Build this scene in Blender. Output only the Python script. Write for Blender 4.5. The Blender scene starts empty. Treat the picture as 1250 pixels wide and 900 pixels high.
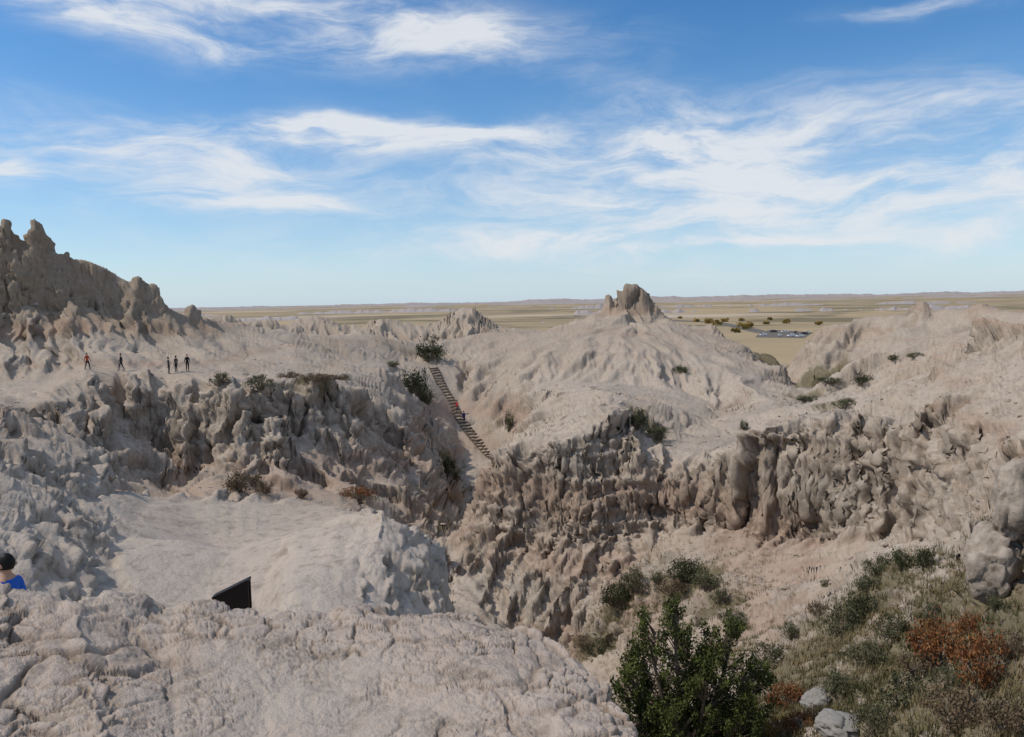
import bpy, bmesh, math, random, time
import numpy as np
from mathutils import Vector, Matrix
from mathutils.geometry import delaunay_2d_cdt
T0=time.time()
random.seed(3); rng=np.random.default_rng(7)
scene=bpy.context.scene
col=scene.collection
# ---------------------------------------------------------------- camera
F=940.0; PITCH=math.radians(4.98); ROLL=math.radians(1.05)
fw=np.array([0,math.cos(PITCH),-math.sin(PITCH)])
r0=np.array([1.0,0,0]); u0=np.array([0,math.sin(PITCH),math.cos(PITCH)])
rt=math.cos(ROLL)*r0-math.sin(ROLL)*u0
up=math.sin(ROLL)*r0+math.cos(ROLL)*u0
cd=bpy.data.cameras.new("camera"); cam=bpy.data.objects.new("camera",cd); col.objects.link(cam)
cd.sensor_width=36; cd.lens=36*F/1250; cd.clip_start=0.1; cd.clip_end=80000
M=Matrix(((rt[0],up[0],-fw[0],0),(rt[1],up[1],-fw[1],0),(rt[2],up[2],-fw[2],0),(0,0,0,1)))
cam.matrix_world=M; scene.camera=cam
scene.view_settings.view_transform='Standard'
try: scene.view_settings.look='None'
except: pass
def ray(px,py):
    return fw+(px-625)/F*rt-(py-450)/F*up
def P(px,py,r):
    d=ray(px,py); h=math.hypot(d[0],d[1]); return d*(r/h)
def azel(px,py):
    d=ray(px,py); return math.atan2(d[0],d[1]), math.atan2(d[2],math.hypot(d[0],d[1]))
# ---------------------------------------------------------------- numpy noise
_perm=rng.permutation(256); _perm=np.concatenate([_perm,_perm,_perm]).astype(np.int32)
_g=rng.normal(size=(256,3)); _g/=np.linalg.norm(_g,axis=1)[:,None]; _g=_g.astype(np.float32)
def perlin(x,y,z):
    X=np.floor(x);Y=np.floor(y);Z=np.floor(z)
    fx=(x-X).astype(np.float32);fy=(y-Y).astype(np.float32);fz=(z-Z).astype(np.float32)
    X=X.astype(np.int32)&255;Y=Y.astype(np.int32)&255;Z=Z.astype(np.int32)&255
    u=fx*fx*fx*(fx*(fx*6-15)+10);v=fy*fy*fy*(fy*(fy*6-15)+10);w=fz*fz*fz*(fz*(fz*6-15)+10)
    out=0
    for i in (0,1):
        a=_perm[X+i]
        for j in (0,1):
            b=_perm[a+Y+j]
            for k in (0,1):
                g=_g[_perm[b+Z+k]]
                d=g[...,0]*(fx-i)+g[...,1]*(fy-j)+g[...,2]*(fz-k)
                out=out+d*(u if i else 1-u)*(v if j else 1-v)*(w if k else 1-w)
    return out*1.6
_jit=rng.uniform(.12,.88,size=(256,3)).astype(np.float32)
def facets(x,y,z,tilt=1.2):
    """cellular blocks: constant random offset + tilted plane per cell; also edge distance"""
    X=np.floor(x).astype(np.int32);Y=np.floor(y).astype(np.int32);Z=np.floor(z).astype(np.int32)
    fx=(x-X).astype(np.float32);fy=(y-Y).astype(np.float32);fz=(z-Z).astype(np.float32)
    best=np.full(x.shape,9.,np.float32);sec=best.copy();hid=np.zeros(x.shape,np.int32);rx=np.zeros(x.shape,np.float32);ry=rx.copy();rz=rx.copy()
    for i in (-1,0,1):
        a=_perm[(X+i)&255]
        for j in (-1,0,1):
            b=_perm[(a+Y+j)&255]
            for k in (-1,0,1):
                h=_perm[(b+Z+k)&255]; J=_jit[h]
                dx=fx-i-J[:,0];dy=fy-j-J[:,1];dz=fz-k-J[:,2]; d=dx*dx+dy*dy+dz*dz
                m=d<best; sec=np.where(m,best,np.minimum(sec,d)); best=np.where(m,d,best); hid=np.where(m,h,hid); rx=np.where(m,dx,rx);ry=np.where(m,dy,ry);rz=np.where(m,dz,rz)
    g=_g[(hid*7+3)&255]
    v=(hid/255.-.5).astype(np.float32)+tilt*(rx*g[:,0]+ry*g[:,1]+rz*g[:,2])
    return v, np.sqrt(sec)-np.sqrt(best)
def gblur(a,s,axis):
    n=int(3*s)+1; k=np.exp(-0.5*(np.arange(-n,n+1)/s)**2); k/=k.sum()
    pad=[(0,0),(0,0)]; pad[axis]=(n,n); b=np.pad(a,pad,mode='edge'); o=np.zeros_like(a)
    L=a.shape[axis]
    for i,kk in enumerate(k):
        o+=kk*(b[i:i+L] if axis==0 else b[:,i:i+L])
    return o
def sstep(a,b,x):
    t=np.clip((x-a)/(b-a),0,1); return t*t*(3-2*t)
# ---------------------------------------------------------------- terrain control lines
pts=[]
def addline(w):
    for a,b in zip(w[:-1],w[1:]):
        n=max(1,int(max(abs(a[0]-b[0])/0.016,abs(a[1]-b[1])/0.06)))
        for i in range(n): 
            t=i/n; pts.append([a[k]*(1-t)+b[k]*t for k in range(3)])
    pts.append(list(w[-1]))
def L(*l):
    w=[]
    for px,py,r in l:
        p=P(px,py,r); w.append((math.atan2(p[0],p[1]),math.log(r),p[2]))
    addline(w)
def H(*l):
    w=[]
    for px,r,z in l:
        p=P(px,450,r); w.append((math.atan2(p[0],p[1]),math.log(r),z))
    addline(w)
LO,HI=-420,1680
H((LO,.9,-1.7),(HI,.9,-1.7))
L((LO,718,5.2),(-100,718,5.5),(0,722,5.5),(90,726,5.3),(170,720,5.6),(210,730,5.4),(262,727,5.4),(330,737,5.2),(410,741,5.1),(480,729,5.4),(560,741,5.2),(640,760,4.8),(690,781,4.5),(735,838,3.9),(775,895,3.3),(800,980,2.7),(900,1150,1.8),(HI,1300,1.4))
H((LO,6.2,-3.3),(0,6.2,-3.4),(200,6.2,-3.5),(400,6.0,-3.6),(520,6.0,-3.9),(600,5.9,-4.2),(680,5.3,-4.2),(740,4.7,-4.2),(790,3.9,-4.2),(850,3.2,-4.2),(950,2.6,-4.2),(HI,2.2,-4))
H((LO,7.5,-3.8),(0,7.6,-4.0),(250,7.6,-4.1),(450,8,-4.4),(540,8.5,-5),(600,8.5,-8.5),(700,8,-9),(800,7,-8),(950,6,-7),(1250,5.5,-6),(HI,5,-4.5))
H((LO,10,-4.0),(0,10.5,-4.35),(200,11,-4.5),(290,11,-4.4))
# rock shoulder on the right end of the walked bench
L((350,712,10.8),(390,716,10.6),(430,738,10.2),(470,755,10.1),(540,756,10.6))
L((400,690,11.3),(440,690,11.2),(475,690,11.2),(510,700,11.4),(541,720,11.6))
L((280,668,14.5),(330,652,14.5),(380,640,14.2),(430,631,13.8),(465,627,13.4),(495,635,13.2),(518,652,13.0),(534,680,12.8))
L((-200,690,12),(-50,700,12),(60,705,12.2),(130,680,14),(160,640,17))
L((-300,540,15),(-100,560,15),(0,575,15.5),(60,590,16),(120,610,17.5))
L((-300,530,16.5),(-100,550,16.5),(0,562,17),(60,577,17.5),(120,600,19))
L((LO,450,24),(-100,470,24),(0,482,24),(50,487,25),(90,520,24),(140,560,22),(152,601,22),(250,602,22),(340,606,22),(420,616,20),(470,628,17.5),(505,645,15.5),(530,672,14.3))
H((250,17,-5.0),(340,16.5,-4.95))
H((558,10.5,-8.5),(560,13,-10),(553,15.5,-12),(536,18.5,-13),(506,21,-13.5),(440,23.0,-13.5),(340,24.0,-14),(250,24.0,-13.5),(170,24.0,-13),(130,25,-9),(95,28,-8),(50,30,-7.5),(-50,30,-7),(LO,30,-6))
H((620,20,-15),(700,20,-15),(800,16,-11.8))
H((LO,45,-11),(0,45,-13),(150,45,-18),(300,44,-19),(450,44,-21),(540,45,-22),(620,40,-23),(690,35,-23),(760,30,-20))
H((840,18.5,-10.9),(900,18,-11))
L((940,899,19),(1050,899,16.5),(1150,899,14.5),(1250,899,13),(HI,899,11.5))
L((850,860,23),(950,830,24),(1050,800,23.5),(1150,780,22),(1230,765,19.5))
L((780,830,31),(850,800,32),(930,780,32),(1000,745,31),(1080,715,29),(1140,700,27),(1190,700,25))
L((560,690,61),(600,720,57),(650,765,54),(690,792,51),(740,792,46),(790,790,42),(850,775,39),(900,770,37),(950,752,36),(1000,725,35),(1050,705,34),(1100,680,33),(1150,672,31))
L((575,622,65),(600,634,62.8),(640,645,60.8),(700,636,59.5),(780,640,58.8),(850,634,58.0),(900,642,55.0),(960,656,52.4),(1020,652,50.2),(1100,645,45.0),(1150,650,40.0),(1185,665,33))
L((583,575,66.5),(605,562,64.5),(640,545,62.5),(670,532,61.5),(700,530,61),(735,512,62),(760,503,63),(775,545,60.5),(800,552,60),(850,560,59.5),(885,546,57.5),(905,525,55.5),(930,511,54),(1000,509,51.5),(1060,504,50.5),(1130,510,46),(1180,520,42),(1215,530,38),(1300,545,32),(HI,560,27))
L((1205,738,20.5),(1250,745,18.5),(HI,760,16))
L((1212,655,21.8),(1235,610,21.5),(1260,575,21.5),(HI,540,20))
H((1225,25,-6.2),(HI,24,-5.5))
L((120,600,60),(160,606,62),(200,610,63),(300,622,61),(370,622,62),(440,628,62),(500,645,64),(540,662,64))
L((120,550,70),(180,572,72),(215,595,71.5),(250,582,70),(300,572,68.5),(370,582,70),(430,578,71.5),(490,594,74),(530,612,76))
L((150,515,80.5),(190,545,79.5),(215,566,79),(245,556,76),(300,528,74),(340,515,74),(400,512,77.8),(440,512,81.8),(468,516,86.5))
L((LO,520,70),(-100,500,70),(0,487,78),(60,475,80),(130,465,81),(165,462,82),(200,472,80.2),(250,473,77.5),(300,472,75.8),(340,468,76),(400,468,79.5),(440,475,83.4),(470,485,88),(500,510,94),(530,540,98),(560,565,100))
L((LO,470,80),(-100,478,80),(0,476,84),(60,466,86),(107,451,88),(150,452,88),(205,455,88),(230,452,88),(300,452,90),(380,455,92),(440,455,98),(480,455,105),(505,470,110))
L((LO,430,94),(-100,430,94),(0,425,97),(60,420,97),(120,425,96),(170,425,97),(250,425,100),(300,432,102),(360,430,106),(420,438,112),(470,440,120),(510,445,125))
L((LO,370,105),(-100,380,105),(0,370,107),(60,370,107),(120,375,107),(170,380,107.5),(215,392,108),(250,400,110),(300,405,115),(350,408,120),(420,412,128),(470,416,132))
L((LO,310,109.5),(-100,320,109.5),(0,318,109.5),(20,312,109.5),(40,310,109.5),(60,320,109.5),(90,335,109.5),(130,345,109.5),(160,355,109.5),(185,362,109.5),(205,378,109.5),(225,388,110),(245,391,111))
L((LO,300,112),(-60,300,112),(-20,288,112),(-4,282,112),(2,268,112),(6,256,112),(17,256,112),(23,272,112),(29,288,112),(33,280,112),(38,260,112),(41,253,112),(48,258,112),(54,279,112),(60,290,112),(75,300,112),(84,296,112),(92,309,112),(100,310,112),(130,321,112),(150,333,112),(158,340,112),(164,331,112),(173,329,112),(179,342,112),(184,336,112),(191,338,112),(200,356,112),(212,376,112),(222,382,112),(228,378,112),(233,364,112),(239,378,112),(246,384,113))
H((LO,119,4),(0,119,2),(100,119,0),(200,119,-4),(250,121,-5))
L((262,388,118),(280,392,120),(300,395,122),(330,400,125),(350,402,128),(380,408,133),(430,406,138),(455,402,140),(480,412,142),(520,414,144),(550,410,146),(600,404,148),(650,402,148),(690,396,148),(710,388,148),(728,376,149),(737,370,149.5),(741,349,150),(746,365,150),(750,356,150),(755,345,150),(759,348,150),(764,337,150),(770,340,150),(778,337,150),(784,346,150),(790,353,150),(800,369,149),(812,383,148),(840,391,146),(870,400,143),(895,410,138),(912,425,130),(940,448,122),(965,475,112),(985,488,105))
STAIR=[(528,447,125),(540,474,119),(556,504,113),(573,530,108),(590,550,104),(604,562,101)]
L(*STAIR)
L((575,440,128),(610,450,120),(645,470,110),(655,500,95),(645,520,80))
H((572,85,-22.5),(562,70,-22))
L((600,425,135),(660,425,125),(720,430,118),(780,435,115),(840,440,115),(890,455,110),(930,480,98),(950,500,85))
L((690,462,112),(760,468,106),(830,478,104),(880,500,98))
L((680,480,95),(740,475,90),(800,490,85),(860,520,78),(900,538,72))
L((690,402,142),(720,395,143),(745,386,146),(770,381,146.5),(795,389,145),(830,396,140),(870,408,136))
H((250,145,-12),(300,150,-15),(450,160,-16),(600,166,-14),(770,160,-9),(850,165,-16),(900,160,-17))
L((930,440,165),(960,445,150),(1000,440,137),(1040,425,129))
L((950,470,130),(1000,470,115),(1050,475,100))
L((1010,500,75),(1080,480,80),(1150,460,75),(1200,440,64),(1250,430,56),(HI,420,48))
L((1040,450,112),(1100,435,108),(1150,425,100),(1200,415,85),(1220,408,78))
L((1186,428,65),(1200,421,65),(1225,412,64),(1260,408,61),(HI,405,57))
L((1190,412,68),(1205,400,68),(1225,392,67.5),(1260,390,65),(HI,387,60))
H((1235,74,-4),(HI,70,-4))
L((990,412,140),(1000,398,138),(1015,390,136),(1040,384,135),(1080,378,135),(1105,374,136),(1113,366,137),(1122,361,137),(1133,365,137),(1142,372,136),(1180,374,132),(1195,367,130),(1215,374,128),(1250,378,125),(HI,380,120))
L((1000,414,133),(1050,410,131),(1100,405,130),(1150,400,127),(1200,397,123),(1260,394,119),(HI,392,114))
H((LO,150,-8),(0,150,-10),(150,150,-12),(230,150,-13))
H((990,165,-15),(1120,160,-12),(1300,150,-10),(HI,150,-10))
H((LO,190,-20),(500,195,-20),(900,200,-20),(HI,195,-20))
H((LO,230,-24),(HI,230,-24))
H((LO,290,-23),(650,290,-23),(HI,290,-25))
L((LO,400,330),(250,386,330),(275,381,330),(300,391,330),(330,386,335),(350,394,335),(380,383,340),(400,386,340),(440,398,335),(465,386,335),(490,392,335),(520,396,335),(545,383,340),(562,373,345),(576,372,345),(592,386,345),(620,398,340),(660,402,340))
H((760,340,-25),(HI,340,-25))
H((LO,400,-25),(HI,400,-25))
H((LO,720,-26),(HI,720,-26))
# triangulate + rasterise on (az, ln r) grid
A0,A1=math.radians(-43),math.radians(43); NA=1180
R0,R1=math.log(0.95),math.log(700); NR=1450
pa=np.array(pts)
KV=0.4
seen={};uniq=[]
for p in pa:
    k=(round(p[0],4),round(p[1],3))
    if k not in seen: seen[k]=1; uniq.append(p)
pa=np.array(uniq)
vs=[Vector((p[0],p[1]*KV)) for p in pa]
res=delaunay_2d_cdt(vs,[],[],0,1e-7)
ov=res[0]; tris=res[2]; orig=res[3]
zz=np.array([pa[o[0]][2] if o else 0 for o in orig]); vx=np.array([v[0] for v in ov]); vy=np.array([v[1]/KV for v in ov])
az=np.linspace(A0,A1,NA); lr=np.linspace(R0,R1,NR)
Z=np.full((NA,NR),-20.0)
for t in tris:
    x=vx[list(t)];y=vy[list(t)];z=zz[list(t)]
    i0=max(0,int((x.min()-A0)/(A1-A0)*(NA-1)));i1=min(NA-1,int((x.max()-A0)/(A1-A0)*(NA-1))+1)
    j0=max(0,int((y.min()-R0)/(R1-R0)*(NR-1)));j1=min(NR-1,int((y.max()-R0)/(R1-R0)*(NR-1))+1)
    if i1<i0 or j1<j0: continue
    gx=az[i0:i1+1][:,None];gy=lr[j0:j1+1][None,:]
    det=(y[1]-y[2])*(x[0]-x[2])+(x[2]-x[1])*(y[0]-y[2])
    if abs(det)<1e-12: continue
    a=((y[1]-y[2])*(gx-x[2])+(x[2]-x[1])*(gy-y[2]))/det
    b=((y[2]-y[0])*(gx-x[2])+(x[0]-x[2])*(gy-y[2]))/det
    c=1-a-b; m=(a>=-1e-6)&(b>=-1e-6)&(c>=-1e-6)
    zi=a*z[0]+b*z[1]+c*z[2]
    sub=Z[i0:i1+1,j0:j1+1]; sub[m]=zi[m]
RR=np.exp(lr)[None,:]
X=(RR*np.sin(az)[:,None]); Y=(RR*np.cos(az)[:,None])
Zs=gblur(gblur(Z,.9,0),1.3,1)
Zw=gblur(gblur(Z,6,0),7,1)
spiky=((RR>106)&(RR<116)&(az[:,None]<math.radians(-21)))|((RR>146)&(RR<154)&(np.abs(az[:,None]-azel(765,350)[0])<.05))
spiky=gblur(gblur(spiky.astype(float),3,0),2,1)
mixw=np.clip(0.06*(1-spiky)*(1-sstep(9,4,RR)),0,1)
Zb=Zs*(1-mixw)+Zw*mixw
sp2=[P(*s)[:2] for s in STAIR]
def seg_d(X,Y,a,b):
    dx,dy=b[0]-a[0],b[1]-a[1]; t=np.clip(((X-a[0])*dx+(Y-a[1])*dy)/(dx*dx+dy*dy),0,1); return np.hypot(X-a[0]-t*dx,Y-a[1]-t*dy)
def calmf(X,Y):
    d=1e9
    for a,b in zip(sp2[:-1],sp2[1:]): d=np.minimum(d,seg_d(X,Y,a,b))
    c=sstep(5.0,2.0,d)
    r=np.hypot(X,Y); a=np.arctan2(X,Y)
    pl=sstep(7,8.5,r)*sstep(22.0,21,r)*sstep(azel(450,700)[0],azel(395,700)[0],a)*sstep(azel(100,650)[0],azel(165,650)[0],a)
    tr=sstep(3.0,1.2,np.minimum(seg_d(X,Y,P(0,476,84)[:2],P(107,451,88)[:2]),seg_d(X,Y,P(107,451,88)[:2],P(240,452,88)[:2])))
    return np.maximum(np.maximum(c,pl*.8),tr*.8)
dz_az=np.gradient(Zw,az,axis=0)/RR; dz_r=np.gradient(Zw,lr,axis=1)/RR
sx=dz_az*np.cos(az)[:,None]+dz_r*np.sin(az)[:,None]
sy=-dz_az*np.sin(az)[:,None]+dz_r*np.cos(az)[:,None]
sl=np.hypot(sx,sy)+1e-6
def hash2(ix,iy):
    a=_perm[(ix&255)]; b=_perm[a+(iy&255)]; c=_perm[b+37]
    return b.astype(np.float32)/255-.5, c.astype(np.float32)/255-.5
def erosion(px,py,dx,dy):
    ix=np.floor(px).astype(np.int32);iy=np.floor(py).astype(np.int32);fx=(px-ix).astype(np.float32);fy=(py-iy).astype(np.float32)
    va=0;wt=0;gx=0
    for i in (-1,0,1):
        for j in (-1,0,1):
            hx,hy=hash2(ix-i,iy-j)
            qx=fx+i-.5+hx*.7;qy=fy+j-.5+hy*.7
            w=np.exp(-(qx*qx+qy*qy)*2.2); wt=wt+w
            mg=(qx*dx+qy*dy)*6.283
            va=va+np.cos(mg)*w; gx=gx-np.sin(mg)*w
    return va/wt,gx/wt
Xf=X.astype(np.float32);Yf=Y.astype(np.float32)
wx=perlin(Xf/17,Yf/17,0*Xf+3.3)*3.0;wy=perlin(Xf/17,Yf/17,0*Xf+9.3)*3.0
slf=sstep(0.05,0.55,sl)
dx=(-sy/sl);dy=(sx/sl)
calm=calmf(X,Y)
gux=0;guy=0;dZ=0
for lam,amp in ((12,2.0),(5,1.5),(2.2,.95),(1.0,.42)):
    ax=dx+gux; ay=dy+guy; nn=np.hypot(ax,ay)+1e-6; ax=(ax/nn).astype(np.float32);ay=(ay/nn).astype(np.float32)
    k=min(1,lam/5)
    v,g=erosion((Xf+wx*k)/lam,(Yf+wy*k)/lam,ax,ay)
    A=np.minimum(amp,RR*0.0165)*(0.12+.88*slf)
    v2=1-np.sqrt(np.clip(.5-.5*v,0,1))*1.3
    dZ=dZ+A*((.2*v+.8*v2)-.2)
    gux=gux+g*dx*.55; guy=guy+g*dy*.55
dZ=dZ*(1-.5*spiky)*(1-.85*calm)
farm=sstep(230,300,RR)
dZ=dZ*(1+1.6*farm)
Zb=Zb+dZ*sstep(2.0,6.0,RR)
# adaptive resample
el=Zb/RR
ds=np.abs(np.gradient(gblur(el,2,1),axis=1))+0.11*np.gradient(lr)[None,:]*(0.35+.65*sstep(.95,3.0,RR))*(1-.6*sstep(160,260,RR))
ds=gblur(gblur(ds,8,0),2,1)
S=np.cumsum(ds,axis=1); NJ=1280
nl=np.empty((NA,NJ));nz=np.empty((NA,NJ))
for i in range(NA):
    s=S[i]; q=np.linspace(s[0],s[-1],NJ); nl[i]=np.interp(q,s,lr)
nl=gblur(nl,3,0)
for i in range(NA): nz[i]=np.interp(nl[i],lr,Zb[i])
r=np.exp(nl)
p=np.stack([r*np.sin(az)[:,None],r*np.cos(az)[:,None],nz],-1).astype(np.float32)
clm=calmf(p[...,0],p[...,1])
wA=np.minimum(1.1,r*.015)*(1-.8*((np.abs(r-112)<5)|(np.abs(r-150)<4)))*sstep(6,14,r)*(1-.9*clm)
wA=gblur(wA,4,1)
x,y,z=p[...,0],p[...,1],p[...,2]
o1=perlin(x/8,y/8,z/14)*wA+perlin(x/3.2+5,y/3.2,z/9)*wA*.6
o2=perlin(x/8+31,y/8+7,z/14)*wA+perlin(x/3.2+15,y/3.2+9,z/9)*wA*.6
p[...,0]+=o1;p[...,1]+=o2
def normals(p,s=2):
    a=np.gradient(p,axis=0);b=np.gradient(p,axis=1); n=np.cross(a,b); n/=np.linalg.norm(n,axis=2)[...,None]+1e-9
    n*=np.sign(n[...,2:3]+1e-9)
    for k in range(3): n[...,k]=gblur(gblur(n[...,k],s,1),s*.6,0)
    n/=np.linalg.norm(n,axis=2)[...,None]+1e-9
    return n
n=normals(p)
steep=sstep(0.93,0.6,n[...,2])
tip=(np.abs(r-112)<4)
x,y,z=p[...,0].copy(),p[...,1].copy(),p[...,2].copy()
disp=np.zeros_like(x)
def stairf(v,k,s=.12):
    s_=v*k; f=np.floor(s_); return (f+sstep(.5-s,.5+s,s_-f))/k
sc=steep*(1-.9*clm)
A=np.minimum(.95,r*.013)*sc
b1=stairf(perlin(x/2.7,y/2.7,z/7.5),4.5)
disp+=A*b1*1.1
# deep narrow vertical crevices
gq=perlin(x/3.4+40,y/3.4,z/13); gq2=perlin(x/1.5+70,y/1.5,z/6)
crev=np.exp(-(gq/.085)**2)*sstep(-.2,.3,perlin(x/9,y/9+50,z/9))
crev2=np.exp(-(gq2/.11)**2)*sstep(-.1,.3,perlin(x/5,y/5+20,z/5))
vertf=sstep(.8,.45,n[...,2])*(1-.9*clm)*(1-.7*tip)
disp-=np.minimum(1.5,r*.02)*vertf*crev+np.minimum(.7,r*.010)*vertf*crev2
zz_=z+perlin(x/14,y/14,z*0)*1.6
lay=zz_/1.55+.7*perlin(x/30,y/30,z/1.9); fr=lay-np.floor(lay)
msk=sstep(-.15,.35,perlin(x/7+3,y/7,z/5))
disp+=np.minimum(.6,r*.010)*sc*(fr**2.2-.3)*(.35+.65*msk)
lay2=zz_/.47+.9*perlin(x/9,y/9,z/1.2); fr2=lay2-np.floor(lay2)
disp+=np.minimum(.20,r*.0048)*sc*(fr2**1.5-.4)*sstep(140,90,r)
p+=n*disp[...,None]
# angular joint blocks
n=normals(p,1.6); steep=sstep(0.95,0.62,n[...,2])
x,y,z=p[...,0].copy(),p[...,1].copy(),p[...,2].copy()
disp=np.zeros_like(x); edge=np.zeros_like(x)
for lam,zs,amp,kk,rmax,bs in ((1.9,.55,.42,.0085,170,.05),(.75,.7,.22,.006,110,.05),(.32,.9,.085,.0045,45,.06)):
    A=np.minimum(amp,r*kk)*(bs+(1-bs)*steep)*(1-.92*clm)*sstep(rmax,rmax*.7,r)*(1-.5*tip)*sstep(6,9,r)
    if lam>1: A=A*sstep(8,20,r)
    idx=A>.012
    wq=perlin(x[idx]/lam*1.3,y[idx]/lam*1.3,z[idx]/lam*1.3)*.16
    v,e=facets(x[idx]/lam+wq,y[idx]/lam-wq,z[idx]/lam*zs+wq)
    disp[idx]+=A[idx]*(v-.55*np.exp(-(e/.10)**2)); edge[idx]=np.maximum(edge[idx],np.exp(-(e/.09)**2)*.8*np.minimum(1,A[idx]/amp*1.5))
# crust of the near slab: irregular plates parted by thin cracks
for lam,amp,cr in ((.46,.022,.055),(.19,.010,.026),(.085,.005,.010)):
    m_=sstep(9,6.5,r); idx=m_>.01
    wq=perlin(x[idx]/lam*1.1,y[idx]/lam*1.1,z[idx]/lam*1.1)*.35; wq2=perlin(x[idx]/lam*1.1+9,y[idx]/lam*1.1,z[idx]/lam*1.1)*.35
    v,e=facets(x[idx]/lam+wq,y[idx]/lam+wq2,z[idx]/lam,.9)
    ms=sstep(-.35,.25,perlin(x[idx]/(lam*4)+lam*50,y[idx]/(lam*4),z[idx]/(lam*4)))
    ck=np.exp(-(e/.06)**2)*ms
    disp[idx]+=m_[idx]*(amp*v*(.4+.6*ms)-cr*.6*ck); edge[idx]=np.maximum(edge[idx],ck*m_[idx]*(1.0 if lam>.1 else .6))
p+=n*disp[...,None]
n=normals(p,1.2); steep2=sstep(0.95,0.6,n[...,2])
x,y,z=p[...,0].copy(),p[...,1].copy(),p[...,2].copy()
disp=np.zeros_like(x); cav=np.zeros_like(x)
for lam,amp,zs,base in ((4.2,.5,.5,.25),(1.8,.30,.6,.25),(.85,.22,.8,.25),(.42,.14,1,.24),(.2,.06,1,.32),(.095,.024,1,.5)):
    msk=sstep(lam/.0030,lam/.0052,r)
    bs=base+(sstep(9,5,r)*(.30-base) if lam<.9 else 0)
    A=np.minimum(amp,r*.0125)*(bs+(1-bs)*steep2)*msk*(1-.45*tip)*(1-.7*clm)
    if lam>3: A=A*sstep(6,14,r)
    if .5>lam: A=A*(.45+.8*sstep(-.3,.4,perlin(x/(lam*9)+7,y/(lam*9),z/(lam*9))))
    idx=A>1e-4
    w1=perlin(x[idx]/lam*.7,y[idx]/lam*.7,z[idx]/lam*.7)*.4
    pv=perlin(x[idx]/lam+lam*3+w1,y[idx]/lam-w1,z[idx]/lam*zs); v=np.sqrt(np.abs(pv)+.01)*1.25-.62
    st_=steep2[idx]*.6; rg=.45-np.abs(perlin(x[idx]/lam+lam*9,y[idx]/lam-w1+4,z[idx]/lam*zs))*1.7
    v=v*(1-st_)+rg*st_
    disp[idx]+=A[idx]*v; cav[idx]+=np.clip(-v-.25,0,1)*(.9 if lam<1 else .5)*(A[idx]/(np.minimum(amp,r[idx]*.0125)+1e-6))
p+=n*disp[...,None]
n=normals(p,.8)
# ---------------------------------------------------------------- procedural mineral colour fields, darker hollows, shade painted onto steep faces
def fbm(s,o,seed,zs=1):
    t_=0;a_=1;m_=0
    for i in range(o):
        t_=t_+a_*perlin(x/s*2**i+seed,y/s*2**i+seed*.7,z/s*2**i*zs); m_+=a_; a_*=.6
    return t_/m_*1.4
x,y,z=p[...,0],p[...,1],p[...,2]
def mixc(c,f,k): 
    f=np.clip(f,0,1)[...,None]; return c*(1-f)+np.array(k,np.float32)*f
c=np.zeros(p.shape,np.float32)+np.array((.375,.298,.228),np.float32)
f1=fbm(11,3,2); f2=fbm(1.6,4,11); f3=fbm(4.5,4,23)
c=mixc(c,sstep(-.25,.3,f1)*.7,(.42,.342,.27))
zl=z+perlin(x/16,y/16,z*0)*1.2
st=perlin(z*0+.5,z*0+.3,zl*.55)+.6*perlin(z*0+7.5,z*0+.3,zl*1.7)
c=mixc(c,sstep(.05,.4,st)*.72,(.345,.235,.17))
c=mixc(c,sstep(-.05,-.4,st)*.5,(.46,.395,.325))
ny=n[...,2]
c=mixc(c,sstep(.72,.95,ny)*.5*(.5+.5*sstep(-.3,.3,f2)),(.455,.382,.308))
c=mixc(c,sstep(.85,.4,ny)*.52*(.3+.7*sstep(-.4,.3,f3)),(.245,.205,.163))  # cliff shade painted into the colour: steeper faces go darker for contrast
c=mixc(c,sstep(.15,.45,f3)*.35,(.32,.295,.245))
c=mixc(c,cav*.6,(.18,.145,.108))  # darker in the hollows of the fine relief
c=mixc(c,sstep(.2,.5,f2)*.25,(.255,.21,.163))
c=mixc(c,vertf*np.clip(crev+crev2*.6,0,1)*.45,(.145,.115,.085))  # darker along the carved vertical crevices
nearf=sstep(30,8,r)
c=mixc(c,nearf*.5*(1-edge*.8),(.53,.455,.385))
c=mixc(c,edge*.6,(.16,.125,.092))
c=mixc(c,sstep(98,108,r)*sstep(azel(300,400)[0],azel(200,400)[0],az)[:,None]*.62,(.25,.195,.137))
c=mixc(c,sstep(100,140,r)*.3,(.31,.245,.18))
c=mixc(c,((r>146)&(r<153)&(np.abs(az[:,None]-azel(767,350)[0])<.035)&(z>-.5))*.5,(.20,.155,.115))
print("disp",time.time()-T0)
me=bpy.data.meshes.new("badlands_terrain")
nv=NA*NJ; me.vertices.add(nv); me.vertices.foreach_set("co",p.reshape(-1).astype(np.float32))
ii=np.arange(NA-1)[:,None]*NJ+np.arange(NJ-1)[None,:]
q=np.stack([ii,ii+NJ,ii+NJ+1,ii+1],-1).reshape(-1,4)[:, ::-1]
nf=q.shape[0]; me.loops.add(nf*4); me.loops.foreach_set("vertex_index",q.reshape(-1).astype(np.int32))
me.polygons.add(nf); me.polygons.foreach_set("loop_start",np.arange(nf,dtype=np.int32)*4)
me.polygons.foreach_set("use_smooth",np.ones(nf,dtype=bool))
me.update(calc_edges=True)
terr=bpy.data.objects.new("badlands_terrain",me); col.objects.link(terr)
if me.polygons[nf//2].normal.z<0: me.flip_normals()
bpy.context.view_layer.update()
def hit(px,py):
    d=Vector(ray(px,py)).normalized(); ok,l,nn,i=terr.ray_cast(Vector((0,0,0)),d); return l.copy() if ok else None
def drop(x,y):
    ok,l,nn,i=terr.ray_cast(Vector((x,y,60)),Vector((0,0,-1))); return (l.copy(),nn.copy()) if ok else (None,None)
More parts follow.
